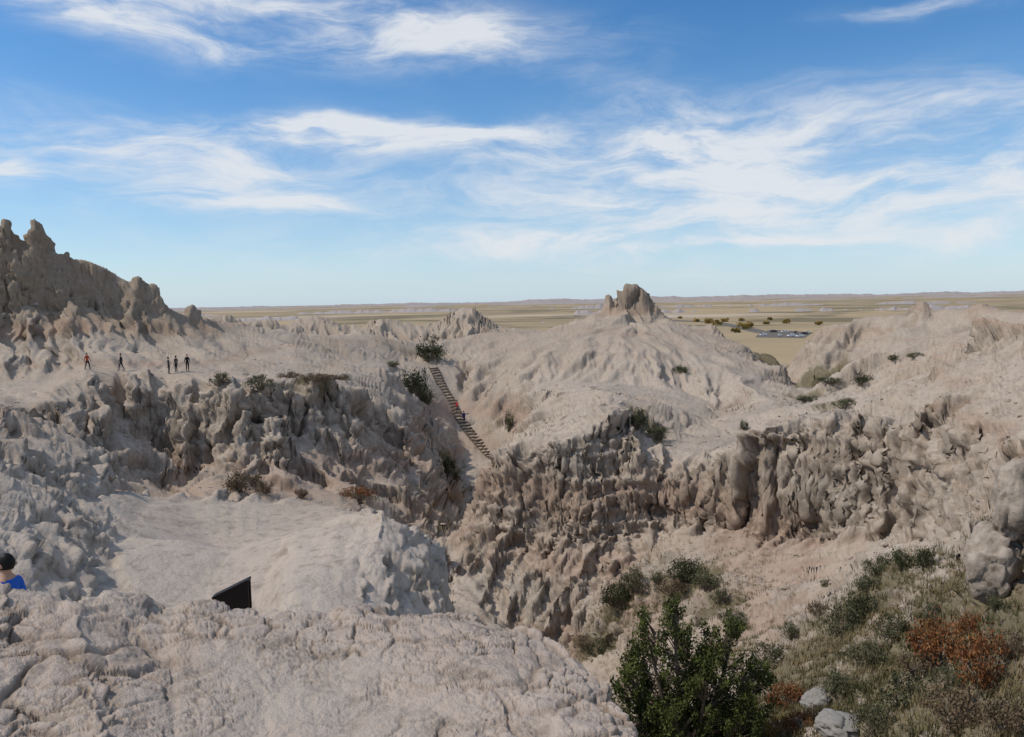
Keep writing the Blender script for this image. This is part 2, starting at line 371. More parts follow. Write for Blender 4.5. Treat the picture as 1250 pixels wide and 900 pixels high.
# ---------------------------------------------------------------- node helpers
class NT:
    def __init__(s,nt): s.nt=nt; s.n=nt.nodes; s.l=nt.links
    def new(s,t,**k):
        o=s.n.new(t)
        for a,b in k.items(): setattr(o,a,b)
        return o
    def set(s,inp,v):
        if isinstance(v,bpy.types.NodeSocket): s.l.new(v,inp)
        elif v is not None: inp.default_value=v
    def math(s,op,a,b=None,c=None,clamp=False):
        o=s.new('ShaderNodeMath',operation=op,use_clamp=clamp); s.set(o.inputs[0],a)
        if b is not None: s.set(o.inputs[1],b)
        if c is not None: s.set(o.inputs[2],c)
        return o.outputs[0]
    def mix(s,f,a,b,bt='MIX'):
        o=s.new('ShaderNodeMix',data_type='RGBA',blend_type=bt); s.set(o.inputs[0],f); s.set(o.inputs[6],a); s.set(o.inputs[7],b); return o.outputs[2]
    def noise(s,vec,scale,detail=6,rough=.55,dist=0):
        o=s.new('ShaderNodeTexNoise'); s.set(o.inputs['Vector'],vec); o.inputs['Scale'].default_value=scale;o.inputs['Detail'].default_value=detail;o.inputs['Roughness'].default_value=rough;o.inputs['Distortion'].default_value=dist
        return o.outputs[0]
    def ramp(s,f,a,b):
        o=s.new('ShaderNodeMapRange'); o.interpolation_type='SMOOTHSTEP'; s.set(o.inputs[0],f); o.inputs[1].default_value=a;o.inputs[2].default_value=b; return o.outputs[0]
    def mapping(s,vec,scale=(1,1,1),loc=(0,0,0)):
        o=s.new('ShaderNodeMapping'); s.set(o.inputs[0],vec); o.inputs['Scale'].default_value=scale;o.inputs['Location'].default_value=loc; return o.outputs[0]
def c4(c): return (c[0],c[1],c[2],1)
def mat(name):
    m=bpy.data.materials.new(name); m.use_nodes=True; m.node_tree.nodes.clear(); t=NT(m.node_tree)
    o=t.new('ShaderNodeOutputMaterial'); b=t.new('ShaderNodeBsdfPrincipled'); t.l.new(b.outputs[0],o.inputs[0]); b.inputs['Roughness'].default_value=.9
    b.inputs['Specular IOR Level'].default_value=.15
    return m,t,b
def simple(name,c,rough=.8,var=.25,sc=30):
    m,t,b=mat(name); g=t.new('ShaderNodeTexCoord').outputs['Object']
    f=t.noise(g,sc,3); b.inputs['Roughness'].default_value=rough
    t.l.new(t.mix(f,c4([v*(1-var) for v in c]),c4([min(1,v*(1+var)) for v in c])),b.inputs['Base Color']); return m
def rockbump(t,b,pos):
    nz_=t.noise(pos,3.2,7,.72)
    bp=t.new('ShaderNodeBump'); bp.inputs['Strength'].default_value=.8; bp.inputs['Distance'].default_value=.085; t.l.new(nz_,bp.inputs['Height']); t.l.new(bp.outputs[0],b.inputs['Normal'])
    return nz_
m_rock,t,b=mat("badlands_clay_rock")
pos=t.new('ShaderNodeNewGeometry').outputs['Position']
base=t.new('ShaderNodeAttribute',attribute_name='mineral_and_shade').outputs['Color']
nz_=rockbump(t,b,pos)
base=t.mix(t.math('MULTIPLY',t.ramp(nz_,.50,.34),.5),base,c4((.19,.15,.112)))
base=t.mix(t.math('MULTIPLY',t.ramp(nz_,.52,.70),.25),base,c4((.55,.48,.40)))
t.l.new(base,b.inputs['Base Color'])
b.inputs['Roughness'].default_value=.95; b.inputs['Specular IOR Level'].default_value=.05
me.materials.append(m_rock)
m_stone,t,b=mat("loose_stone"); pos=t.new('ShaderNodeNewGeometry').outputs['Position']
nz_=rockbump(t,b,pos); t.l.new(t.mix(t.ramp(nz_,.3,.7),c4((.24,.195,.15)),c4((.46,.39,.32))),b.inputs['Base Color'])
# ---------------------------------------------------------------- vegetation mask
vegspots=[]
def vs_(px,py,rm,w=1,gr=1):
    h=hit(px,py)
    if h: vegspots.append((h.x,h.y,h.z,rm,w,gr))
for s in ((840,705,2.6,1),(760,720,2.0,.8),(880,740,2.2,.7),(800,730,2,.5),(1040,755,2.5,.9),(1080,700,2.4,.9),(1000,790,2.6,.8),(960,830,2.6,.8),(1060,830,2.6,.8),(1130,800,2.8,.95),(1200,800,2.4,.9),(1130,870,2.5,.9),(1220,860,2.2,.9),(930,870,2.5,.9),(1020,870,2,.6),(730,785,2.5,.8),(1130,730,2,.6),(1180,740,1.6,.8),(550,570,3,.8,0),(510,470,3,.8,0),(600,520,2.5,.6,0),(790,520,3.5,.7,0),(530,430,3,.8,0),(380,460,4,.6,0),(300,588,2.5,.7,0),(440,605,1.8,.6,0),(945,443,6,1,0),(1000,464,5,1,0),(985,487,3,1,0),(1020,490,3,.7,0),(945,425,8,1,0),(540,645,2.5,.6,0),(880,800,2.5,.6)): vs_(*s)
va=np.zeros((NA,NJ),np.float32)
for sx_,sy_,sz_,rm,w,gr in vegspots:
    d2=(p[...,0]-sx_)**2+(p[...,1]-sy_)**2+((p[...,2]-sz_)*.7)**2
    va=np.maximum(va,w*np.exp(-d2/(rm*rm)))
vm=sstep(.38,.75,va+fbm(1.3,4,41)*.55)*.85
g_=(.5+.5*f2)[...,None]; vc=np.array((.08,.075,.04),np.float32)*(1-g_)+np.array((.22,.18,.10),np.float32)*g_
c=c*(1-vm[...,None])+vc*vm[...,None]
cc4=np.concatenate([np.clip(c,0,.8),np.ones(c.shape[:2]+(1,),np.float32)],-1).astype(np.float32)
at=me.attributes.new('mineral_and_shade','FLOAT_COLOR','POINT'); at.data.foreach_set('color',cc4.reshape(-1))
del cc4
# ---------------------------------------------------------------- plain
bm=bmesh.new(); rings=[195,260,350,500,800,1300,2200,4000,8000,16000,40000]; NS=96; prev=None
for ri in rings:
    cur=[bm.verts.new((ri*math.sin(a*2*math.pi/NS),ri*math.cos(a*2*math.pi/NS),-22)) for a in range(NS)]
    if prev:
        for a in range(NS): bm.faces.new((prev[a],cur[a],cur[(a+1)%NS],prev[(a+1)%NS]))
    prev=cur
bmesh.ops.recalc_face_normals(bm,faces=bm.faces)
pm=bpy.data.meshes.new("prairie_ground"); bm.to_mesh(pm); bm.free()
if pm.polygons[0].normal.z<0: pm.flip_normals()
plain=bpy.data.objects.new("prairie_ground",pm); col.objects.link(plain)
m_pl,t,b=mat("prairie_grass"); pos=t.new('ShaderNodeNewGeometry').outputs['Position']
a1=t.noise(pos,.0016,5,.62,.5); a2=t.noise(pos,.012,4,.65); a3=t.noise(pos,.0045,4,.6,1.0)
cc=t.mix(t.ramp(a1,.4,.6),c4((.42,.315,.18)),c4((.31,.24,.14)))
cc=t.mix(t.math('MULTIPLY',t.ramp(a3,.49,.58),.8),cc,c4((.15,.125,.07)))
cc=t.mix(t.math('MULTIPLY',t.ramp(a2,.55,.7),.6),cc,c4((.47,.37,.24)))
a4=t.noise(t.mapping(pos,(.5,1,1)),.0013,5,.65,.3)
cc=t.mix(t.math('MULTIPLY',t.ramp(a4,.54,.60),.8),cc,c4((.54,.44,.34)))
t.l.new(cc,b.inputs['Base Color']); pm.materials.append(m_pl)
m_hill=simple("distant_hill_mat",(.36,.31,.28),.95,.25,.002)
def hills(r,zt,amp,seed,a0,a1):
    bm=bmesh.new(); N=420; rows=[]
    for i in range(N+1):
        a=a0+(a1-a0)*i/N
        e=math.sin(math.pi*i/N)**.4
        h=(zt+amp*float(perlin(np.array([a*14+seed]),np.array([seed*1.7]),np.array([.5]))[0]+.5*perlin(np.array([a*60+seed]),np.array([2.2]),np.array([seed]))[0]+.3*perlin(np.array([a*190+seed]),np.array([4.2]),np.array([seed]))[0]))*e
        h=max(h,0)
        c=[]
        for dr,k in ((-.12,0),(-.05,.6),(0,1),(.1,0)):
            rr=r*(1+dr); c.append(bm.verts.new((rr*math.sin(a),rr*math.cos(a),-23+h*k)))
        rows.append(c)
    for c,d in zip(rows[:-1],rows[1:]):
        for k in range(3): bm.faces.new((c[k],c[k+1],d[k+1],d[k]))
    bmesh.ops.recalc_face_normals(bm,faces=bm.faces)
    m=bpy.data.meshes.new("distant_hills"); bm.to_mesh(m); bm.free(); m.materials.append(m_hill)
    o=bpy.data.objects.new("distant_hills",m); col.objects.link(o)
hills(9000,26,16,1.3,math.radians(-42),math.radians(10)); hills(11000,40,26,5.1,math.radians(-10),math.radians(45)); hills(5200,8,12,8.1,math.radians(-40),math.radians(40)); hills(2100,3,11,3.3,math.radians(-35),math.radians(42)); hills(1300,1,11,6.6,math.radians(-35),math.radians(42)); hills(800,0,11,2.6,math.radians(-30),math.radians(6))
# ---------------------------------------------------------------- foliage
def leafmesh(name,C,sz,tint,mats,stems=(),elong=1.6):
    n=len(C); a=rng.normal(size=(n,3));a/=np.linalg.norm(a,axis=1)[:,None]
    b_=rng.normal(size=(n,3)); b_-= (b_*a).sum(1)[:,None]*a; b_/=np.linalg.norm(b_,axis=1)[:,None]
    a=a*sz[:,None]*elong*.5; b_=b_*sz[:,None]*.5
    V=np.stack([C-a,C+b_*.8,C+a,C-b_*.8],1).reshape(-1,3); Fq=np.arange(n*4).reshape(-1,4)
    V=V.tolist();Fq=Fq.tolist(); tn=np.repeat(tint,4).tolist(); mi=[0]*n
    for p0,p1,ra,rb in stems:
        p0=Vector(p0);p1=Vector(p1);d=(p1-p0).normalized(); s=d.orthogonal().normalized(); u=d.cross(s); k=len(V)
        for pp,rr in ((p0,ra),(p1,rb)):
            for q_ in range(6):
                g=q_*math.pi/3; V.append(list(pp+s*math.cos(g)*rr+u*math.sin(g)*rr)); tn.append(.5)
        for q_ in range(6): Fq.append([k+q_,k+(q_+1)%6,k+6+(q_+1)%6,k+6+q_]); mi.append(1)
    m=bpy.data.meshes.new(name); m.from_pydata(V,[],Fq)
    at=m.attributes.new('tint','FLOAT','POINT'); at.data.foreach_set('value',tn)
    for x in mats: m.materials.append(x)
    m.polygons.foreach_set('material_index',mi); m.update(); return m
def leafmat(name,ca,cb):
    m,t,b=mat(name); f=t.new('ShaderNodeAttribute',attribute_name='tint').outputs['Fac']
    c=t.mix(f,c4(ca),c4(cb)); t.l.new(c,b.inputs['Base Color']); b.inputs['Roughness'].default_value=.75
    return m
m_bark=simple("bark",(.17,.135,.10))
m_jun=leafmat("juniper_leaf",(.022,.038,.013),(.12,.135,.035))
m_sage=leafmat("sage_leaf",(.055,.062,.032),(.17,.165,.09))
m_dk=leafmat("dark_shrub_leaf",(.025,.036,.015),(.085,.09,.04))
m_red=leafmat("sumac_leaf",(.11,.04,.018),(.34,.15,.055))
m_yel=leafmat("gold_leaf",(.20,.13,.03),(.42,.28,.08))
m_dry=leafmat("dry_shrub_leaf",(.09,.062,.038),(.22,.16,.10))
def shrub_mesh(name,m,nc=30,npc=60,seed=0,ls=.06):
    g=np.random.default_rng(seed); C=[];S=[];Tn=[];st=[]
    for i in range(nc):
        a=g.uniform(0,6.28); rr=math.sqrt(g.uniform(0,1))*.9; h=g.uniform(.2,1)*(1-.5*rr*rr)*.95
        c=np.array([rr*math.cos(a),rr*math.sin(a),h]); cr=g.uniform(.16,.34)
        q_=g.normal(size=(npc,3))*cr*.55; q_[:,2]*=.8
        pp=c+q_; pp[:,2]=np.abs(pp[:,2])
        C.append(pp); S.append(g.uniform(.5,1.3,npc)*ls); Tn.append(np.clip(g.uniform(0,.7)+g.uniform(-.2,.35,npc),0,1))
        st.append(((c[0]*.15,c[1]*.15,-.15),tuple(c),.03,.008))
    return leafmesh(name,np.concatenate(C),np.concatenate(S),np.concatenate(Tn),[m,m_bark],st,2.0)
SM={k:[shrub_mesh("shrub_"+k+str(i),m,seed=i*7+j*31) for i in range(3)] for j,(k,m) in enumerate((("sage",m_sage),("dark",m_dk),("red",m_red),("yel",m_yel),("dry",m_dry)))}
KN={'sage':'sagebrush_shrub','dark':'green_shrub','red':'red_sumac_shrub','yel':'golden_shrub','dry':'dry_shrub'}
cnt=[0]
def shrub(px,py,w,h,kind):
    l=hit(px,py+h*.4)
    if l is None: return
    d=l.length; cnt[0]+=1
    o=bpy.data.objects.new(KN[kind],SM[kind][cnt[0]%3]); col.objects.link(o)
    W=w*.5*d/F; Hh=h*.95*d/F
    o.location=l+Vector((0,0,-.05)); o.scale=(W,W*.8,Hh); o.rotation_euler=(0,0,random.uniform(-3,3))
for s in ((525,428,50,31,'dark'),(508,468,38,36,'dark'),(520,484,28,22,'sage'),(352,458,30,9,'dry'),(385,460,50,9,'dry'),(418,461,24,9,'dry'),(318,466,36,15,'sage'),(268,463,28,16,'sage'),(298,588,50,24,'dry'),(322,595,26,16,'dry'),(436,603,44,17,'red'),(368,602,20,12,'dry'),(546,566,26,26,'dark'),(556,582,18,18,'sage'),(622,515,16,26,'sage'),(775,512,42,24,'dark'),(800,528,36,18,'sage'),(830,450,22,11,'dark'),(1052,463,22,17,'dark'),(1030,492,34,12,'sage'),(1090,436,14,8,'dark'),(1118,434,22,6,'sage'),(908,519,13,13,'dark'),(752,722,36,34,'dark'),(772,708,34,26,'sage'),(836,696,52,28,'dark'),(862,708,40,24,'sage'),(820,716,36,20,'dry'),(878,728,26,20,'sage'),(804,706,26,16,'sage'),(1030,760,48,34,'sage'),(1052,738,40,28,'dark'),(1075,692,36,24,'sage'),(1100,682,34,22,'dark'),(1130,682,24,28,'dark'),(1060,712,38,20,'sage'),(1146,785,62,46,'red'),(1202,806,64,52,'red'),(1188,762,38,28,'red'),(1236,790,32,34,'dry'),(962,852,44,32,'red'),(918,890,50,30,'yel'),(938,800,42,24,'sage'),(968,770,30,18,'sage'),(1110,850,66,40,'sage'),(1060,800,46,24,'sage'),(1172,868,66,46,'dry'),(1232,880,56,46,'dry'),(1090,765,42,22,'sage'),(980,885,38,28,'red'),(1120,810,46,26,'dry'),(1070,880,46,30,'sage'),(1020,835,40,24,'sage'),(950,885,34,24,'yel'),(985,487,36,8,'dark'),(1014,464,40,8,'dark'),(962,441,36,6,'dark'),(735,790,38,20,'sage'),(712,782,28,14,'dry'),(480,444,22,7,'sage'),(1140,745,28,16,'sage'),(905,760,36,18,'sage'),(890,752,30,16,'dark'),(1160,832,42,22,'sage'),(1215,735,22,16,'sage'),(1008,712,18,10,'sage'),(1000,742,26,14,'dry')):
    shrub(*s)
def juniper():
    base,_=drop(*P(840,880,18.4)[:2]); g=np.random.default_rng(11)
    C=[];S=[];Tn=[];st=[]
    tops=[((-.95,0),2.85,.5),((-.3,.2),3.0,.5),((1.0,-.1),2.8,.5),((.35,-.4),2.1,.8),((-1.45,-.3),1.9,.55),((1.6,.2),1.9,.5),((-.5,-.7),1.6,.8),((.1,.7),2.2,.6),((.55,.1),2.5,.36),((1.2,-.6),1.4,.6),((-1.1,.5),2.1,.45)]
    st.append(((0,0,-.5),(.05,0,.7),.17,.13))
    for (tx,ty),th,w in tops:
        st.append(((0.05,0,.35),(tx*.6,ty*.6,th*.45),.085,.05)); st.append(((tx*.6,ty*.6,th*.45),(tx,ty,th*.95),.05,.012))
        for i in range(56):
            tt=g.uniform(0.03,1)**.85; z=th*tt; rad=w*(1-tt)**.5*(1.2 if tt>.3 else 1.0)+.05
            a=g.uniform(0,6.28); rr=rad*g.uniform(.4,1.35)
            c=np.array([tx*(.6+.4*tt)+rr*math.cos(a),ty*(.6+.4*tt)+rr*math.sin(a),z+g.uniform(-.12,.12)])
            k=60; u_=np.array([math.cos(a)*.5,math.sin(a)*.5,.9]); tt_=g.uniform(-1,1,k)[:,None]
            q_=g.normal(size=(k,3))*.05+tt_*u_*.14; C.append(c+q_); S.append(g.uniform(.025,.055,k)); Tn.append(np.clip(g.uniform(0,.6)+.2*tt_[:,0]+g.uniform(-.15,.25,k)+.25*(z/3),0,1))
            st.append(((tx*.75,ty*.75,max(.3,z-.3)),tuple(c),.018,.005))
    m=leafmesh("juniper_tree",np.concatenate(C),np.concatenate(S),np.concatenate(Tn),[m_jun,m_bark],st,2.0)
    o=bpy.data.objects.new("juniper_tree",m); col.objects.link(o); o.location=base+Vector((0,0,-.1)); o.scale=(1.1,1.1,1.33); return o
juniper()
V=[];Fc=[];Tn=[]
gs=[s for s in vegspots if s[5]]
for i in range(13000):
    s=gs[rng.integers(len(gs))]; x_=s[0]+rng.normal()*s[3]*.8;y_=s[1]+rng.normal()*s[3]*.8
    l,nn=drop(x_,y_)
    if l is None or nn.z<.4: continue
    if abs(l.z-s[2])>3: continue
    tn=min(1,max(0,.5+.9*float(perlin(np.array([l.x/1.5]),np.array([l.y/1.5]),np.array([.5]))[0])+rng.uniform(-.25,.25)))
    for k in range(6):
        a=rng.uniform(0,6.28); h=rng.uniform(.08,.26); ln=rng.uniform(.05,.15); w=.013
        bx=l.x+rng.normal()*.06;by=l.y+rng.normal()*.06; ca,sa=math.cos(a),math.sin(a); k0=len(V)
        V+= [(bx-sa*w,by+ca*w,l.z-.03),(bx+sa*w,by-ca*w,l.z-.03),(bx+ca*ln,by+sa*ln,l.z+h)]; Fc.append((k0,k0+1,k0+2)); Tn+=[tn]*3
gm=bpy.data.meshes.new("grass"); gm.from_pydata(V,[],Fc); at=gm.attributes.new('tint','FLOAT','POINT'); at.data.foreach_set('value',Tn)
gm.materials.append(leafmat("grass_blade",(.08,.082,.034),(.26,.20,.105))); go=bpy.data.objects.new("grass",gm); col.objects.link(go)
print("veg",time.time()-T0)
# ---------------------------------------------------------------- boulders
def boulder(px,py,w,h,seed,sink=.25,material=None):
    l=hit(px,py+h*.35)
    if l is None: return
    d=l.length; W=w*.5*d/F;Hh=h*.5*d/F
    bm=bmesh.new(); bmesh.ops.create_icosphere(bm,subdivisions=5,radius=1)
    co=np.array([v.co[:] for v in bm.verts],np.float32)
    fv,fe=facets(co[:,0]*1.3+seed*3.1+20,co[:,1]*1.3+20,co[:,2]*1.3+20)
    fv2,fe2=facets(co[:,0]*3.3+seed*3.1+20,co[:,1]*3.3+20,co[:,2]*3.3+20)
    k=1+.25*perlin(co[:,0]*1.1+seed,co[:,1]*1.1,co[:,2]*1.1)+.16*(fv-.3*np.exp(-(fe/.1)**2))+.05*(fv2-.3*np.exp(-(fe2/.1)**2))+.04*np.abs(perlin(co[:,0]*12,co[:,1]*12,co[:,2]*12+seed))
    for v,kk in zip(bm.verts,k):
        v.co*=float(kk); v.co.x*=W;v.co.y*=W;v.co.z*=Hh
    for f in bm.faces:f.smooth=True
    m=bpy.data.meshes.new("boulder"); bm.to_mesh(m); bm.free(); m.materials.append(material or m_stone)
    o=bpy.data.objects.new("boulder",m); col.objects.link(o); o.location=l+Vector((0,W*.5,Hh*(1-2*sink)))
m_gb=simple("pale_boulder_rock",(.26,.245,.22),.9,.35,6)
boulder(1000,858,28,22,3,.32,m_gb); boulder(1028,890,46,26,8,.35,m_gb); boulder(1222,690,52,76,5,.3); boulder(1248,608,44,80,9,.3)
V=[];Fc=[]
ico=bmesh.new(); bmesh.ops.create_icosphere(ico,subdivisions=1,radius=1); icv=np.array([v.co[:] for v in ico.verts]); icf=[[v.index for v in f.verts] for f in ico.faces]; ico.free()
for i in range(2400):
    a=rng.uniform(-.62,.62); rr=math.exp(rng.uniform(math.log(24),math.log(110))); l,nn=drop(rr*math.sin(a),rr*math.cos(a))
    if l is None or nn.z<.6: continue
    s=rng.uniform(.02,.08)*(1+rr/50)*(2.0 if rng.random()<.06 else 1); k0=len(V)
    vv=icv*rng.uniform(.55,1.3,size=(len(icv),1))*np.array([s,s*rng.uniform(.6,1),s*rng.uniform(.4,.8)])+np.array(l)
    V+=vv.tolist(); Fc+=[[k0+j for j in f] for f in icf]
rm=bpy.data.meshes.new("rubble_stones"); rm.from_pydata(V,[],Fc); rm.materials.append(m_stone); col.objects.link(bpy.data.objects.new("rubble_stones",rm))
# ---------------------------------------------------------------- people
def col_mat(name,c): return simple(name,c,.8,.12,12)
m_skin=simple("skin",(.42,.25,.17),.55,.08,20); m_hair=simple("black_hair",(.012,.01,.009),.5,.2,60); m_eye=simple("eye_dark",(.02,.015,.01),.2); m_lip=simple("lips",(.30,.12,.10),.5)
def person(name,loc,yaw,height,shirt,pants,shoes,pose='stand',short=False,seed=0):
    J={};E=[];R={}
    def j(k,p_,r_,par=None):
        J[k]=p_;R[k]=r_
        if par: E.append((par,k))
    sw={'stand':0,'walk':.22,'climb':.30}[pose]; lift={'stand':0,'walk':.03,'climb':.22}[pose]
    j('pel',(0,0,.95),.125);j('waist',(0,0,1.10),.115,'pel');j('chest',(0,.01,1.30),.145,'waist');j('nb',(0,.01,1.45),.075,'chest');j('neck',(0,0,1.55),.05,'nb');j('hd',(0,0,1.62),.06,'neck')
    for s,S_ in ((-1,'l'),(1,'r')):
        j('sh'+S_,(s*.165,.01,1.41),.068,'nb'); j('el'+S_,(s*.235,.03-s*sw*.4,1.13),.046,'sh'+S_)
        wy=-.05-s*sw*.8; j('wr'+S_,(s*.245,wy,.90),.029,'el'+S_); j('pa'+S_,(s*.245,wy-.02,.835),.03,'wr'+S_)
        for f_ in range(4): 
            o=(f_-1.5)*.019; fl=(.07,.08,.075,.06)[f_]
            j('f%d'%f_+S_,(s*.245,wy-.02+o,.79),.0095,'pa'+S_); j('g%d'%f_+S_,(s*.238,wy-.025+o,.79-fl*.9),.0075,'f%d'%f_+S_)
        j('t'+S_,(s*.235,wy-.055,.83),.011,'pa'+S_); j('u'+S_,(s*.232,wy-.07,.79),.008,'t'+S_)
        k=s*sw; kl=lift if s>0 else 0
        j('hp'+S_,(s*.088,0,.90),.10,'pel'); j('kn'+S_,(s*.098,-.03-k*.6-kl*.5,.50+kl*.6),.066,'hp'+S_); j('an'+S_,(s*.10,.02-k+(.05 if s<0 else 0)*(sw>0),.09+kl),.043,'kn'+S_); j('he'+S_,(s*.10,.03-k,.04+kl),.04,'an'+S_); j('to'+S_,(s*.11,-.15-k,.035+kl),.036,'he'+S_)
    ks=list(J); m=bpy.data.meshes.new("b"); m.from_pydata([J[k] for k in ks],[(ks.index(a),ks.index(b_)) for a,b_ in E],[])
    o=bpy.data.objects.new("b",m); col.objects.link(o); sk=o.modifiers.new("s",'SKIN'); sk.use_smooth_shade=True
    for i,k in enumerate(ks):
        m.skin_vertices[0].data[i].radius=(R[k]*(1.1 if k in('chest','pel','waist') else 1),R[k]*(.8 if k in('chest','pel','waist') else 1)); m.skin_vertices[0].data[i].use_root=(k=='pel')
    sb=o.modifiers.new("u",'SUBSURF'); sb.levels=2; sb.render_levels=2
    bpy.context.view_layer.update(); dg=bpy.context.evaluated_depsgraph_get(); ev=bpy.data.meshes.new_from_object(o.evaluated_get(dg)); bpy.data.objects.remove(o)
    bm=bmesh.new(); bm.from_mesh(ev)
    for f in bm.faces:
        c=f.calc_center_median(); f.smooth=True; arm=abs(c.x)>.185 and c.z<1.42
        if arm: f.material_index=1 if c.z>(1.2 if short else .9) else 0
        elif c.z>1.475: f.material_index=0
        elif c.z>.93: f.material_index=1
        elif c.z>.10: f.material_index=2 if not(short and c.z<.48) else 0
        else: f.material_index=3
    def ell(c,s,mi,cut=None):
        r_=bmesh.ops.create_uvsphere(bm,u_segments=20,v_segments=14,radius=1); vs2=r_['verts']
        for v in vs2:
            v.co=Vector((v.co.x*s[0],v.co.y*s[1],v.co.z*s[2]))
            if mi==0 and s[0]>.06 and v.co.z<0: v.co.x*=1+v.co.z*2.2; 
            v.co+=Vector(c)
        fs={f for v in vs2 for f in v.link_faces}
        for f in fs: f.material_index=mi;f.smooth=True
        if cut:
            dl=[v for v in vs2 if cut(v.co)]; bmesh.ops.delete(bm,geom=dl,context='VERTS')
    hz=1.655
    ell((0,-.005,hz),(.076,.095,.118),0)
    ell((0,-.102,hz-.012),(.013,.018,.024),0); 
    for s in(-1,1): ell((s*.03,-.088,hz+.012),(.012,.008,.007),5); ell((s*.078,.005,hz-.005),(.012,.02,.03),0)
    ell((0,-.088,hz-.052),(.024,.01,.007),6)
    ell((0,.012,hz+.018),(.086,.102,.118),4,cut=lambda c:(c.y<-.045 and c.z<hz+.06) or c.z<hz-.07)
    bm.to_mesh(ev); bm.free()
    for x_ in (m_skin,col_mat(name+"_shirt",shirt),col_mat(name+"_trousers",pants),col_mat(name+"_shoes",shoes),m_hair,m_eye,m_lip): ev.materials.append(x_)
    o=bpy.data.objects.new(name,ev); col.objects.link(o); k=height/1.775; o.scale=(k,k,k); o.location=loc; o.rotation_euler=(0,0,yaw); ev.name=name; return o
def atr(px,r_):
    q_=P(px,450,r_); l,_=drop(q_[0],q_[1]); return l
person("hiker_person",atr(107,87.5),1.2,1.7,(.40,.08,.04),(.03,.03,.04),(.02,.02,.02),'walk')
person("hiker_person",atr(148,88),-1.2,1.78,(.03,.03,.035),(.04,.045,.06),(.02,.02,.02),'walk')
person("hiker_person",atr(206,87.5),2.2,1.75,(.04,.04,.05),(.03,.03,.035),(.05,.04,.03))
person("hiker_person",atr(215,88),-2.0,1.68,(.10,.09,.07),(.03,.035,.05),(.02,.02,.02))
person("hiker_person",atr(229,88),.6,1.8,(.015,.015,.018),(.02,.02,.025),(.02,.02,.02))
bp_=atr(-12,10.2); top=P(0,668,10.2)[2]; hb=top-bp_.z
person("boy_person",bp_,math.radians(-95),min(1.65,max(1.05,hb)),(.02,.10,.45),(.05,.05,.07),(.3,.3,.3),'stand',True)
# ---------------------------------------------------------------- log staircase
m_log=simple("weathered_log",(.115,.085,.06),.9,.35,8)
def cyl(bm,p0,p1,ra,rb,n=8,mi=0):
    p0=Vector(p0);p1=Vector(p1);d=(p1-p0).normalized(); s=d.orthogonal().normalized();u=d.cross(s)
    A_=[bm.verts.new(p0+(s*math.cos(g*2*math.pi/n)+u*math.sin(g*2*math.pi/n))*ra) for g in range(n)];B_=[bm.verts.new(p1+(s*math.cos(g*2*math.pi/n)+u*math.sin(g*2*math.pi/n))*rb) for g in range(n)]
    for g in range(n): f=bm.faces.new((A_[g],A_[(g+1)%n],B_[(g+1)%n],B_[g])); f.smooth=True; f.material_index=mi
    bm.faces.new(A_[::-1]);bm.faces.new(B_)
cl=[Vector(P(a,b_,c)) for a,b_,c in STAIR]
cl2=[]
for a,b_ in zip(cl[:-1],cl[1:]):
    for i in range(8): cl2.append(a.lerp(b_,i/8))
cl2.append(cl[-1])
zs=np.array([ (drop(c.x,c.y)[0] or c).z for c in cl2]); zs2=np.convolve(np.pad(zs,3,mode='edge'),np.ones(7)/7,'valid'); zs2=np.maximum(zs2,zs-.05)
for c_,zv in zip(cl2,zs2): c_.z=zv+.16
bm=bmesh.new(); d=(cl2[-1]-cl2[0]); sd=Vector((d.y,-d.x,0)).normalized()*.68
for a,b_ in zip(cl2[:-1],cl2[1:]):
    for s in(-1,1): cyl(bm,a+sd*s,b_+sd*s,.06,.06)
acc=0.0
for a,b_ in zip(cl2[:-1],cl2[1:]):
    Ls=(b_-a).length; t_=(.85-acc)/Ls if acc<.85 else 0
    while t_<=1: 
        c_=a.lerp(b_,max(0,t_))+Vector((0,0,.06)); cyl(bm,c_-sd*1.1,c_+sd*1.1,.10,.10); acc=-t_*Ls; t_+=.85/Ls
    acc+=Ls
m=bpy.data.meshes.new("log_staircase"); bm.to_mesh(m); bm.free(); m.materials.append(m_log); col.objects.link(bpy.data.objects.new("log_staircase",m))
person("climber_person",cl2[17]+Vector((0,0,.16)),2.6,1.8,(.55,.04,.05),(.03,.03,.05),(.02,.02,.02),'climb')
person("climber_person",cl2[21]+Vector((0,0,.16)),2.9,1.8,(.02,.03,.12),(.02,.02,.03),(.02,.02,.02),'climb')
# ---------------------------------------------------------------- sign
m_sign=simple("dark_brown_metal",(.022,.016,.014),.45,.15,10)
bm=bmesh.new(); A_=Vector(P(302,708,7.2)); B_=Vector(P(258,730,7.3)); dirv=(A_-B_); dirv.z=0; dirv.normalize(); nrm=Vector((-dirv.y,dirv.x,0))*.10
gz=atr(302,7.2).z-.1
def slab(bm,pts_,th):
    n_=(pts_[1]-pts_[0]).cross(pts_[2]-pts_[0]).normalized()*th; a=[bm.verts.new(q_) for q_ in pts_];b2=[bm.verts.new(q_-n_) for q_ in pts_]; k=len(a)
    bm.faces.new(a);bm.faces.new(b2[::-1])
    for i in range(k): bm.faces.new((a[i],b2[i],b2[(i+1)%k],a[(i+1)%k]))
slab(bm,[A_,A_+nrm,B_+nrm,B_],.02)
C_=Vector((A_.x,A_.y,B_.z-.12)); D_=B_-Vector((0,0,.12)); off=nrm*.1-Vector((0,0,.022))
slab(bm,[A_+off,B_+off,D_+off,C_+off],.02); off2=nrm*.8-Vector((0,0,.022)); slab(bm,[A_+off2,B_+off2,D_+off2,C_+off2],.02)
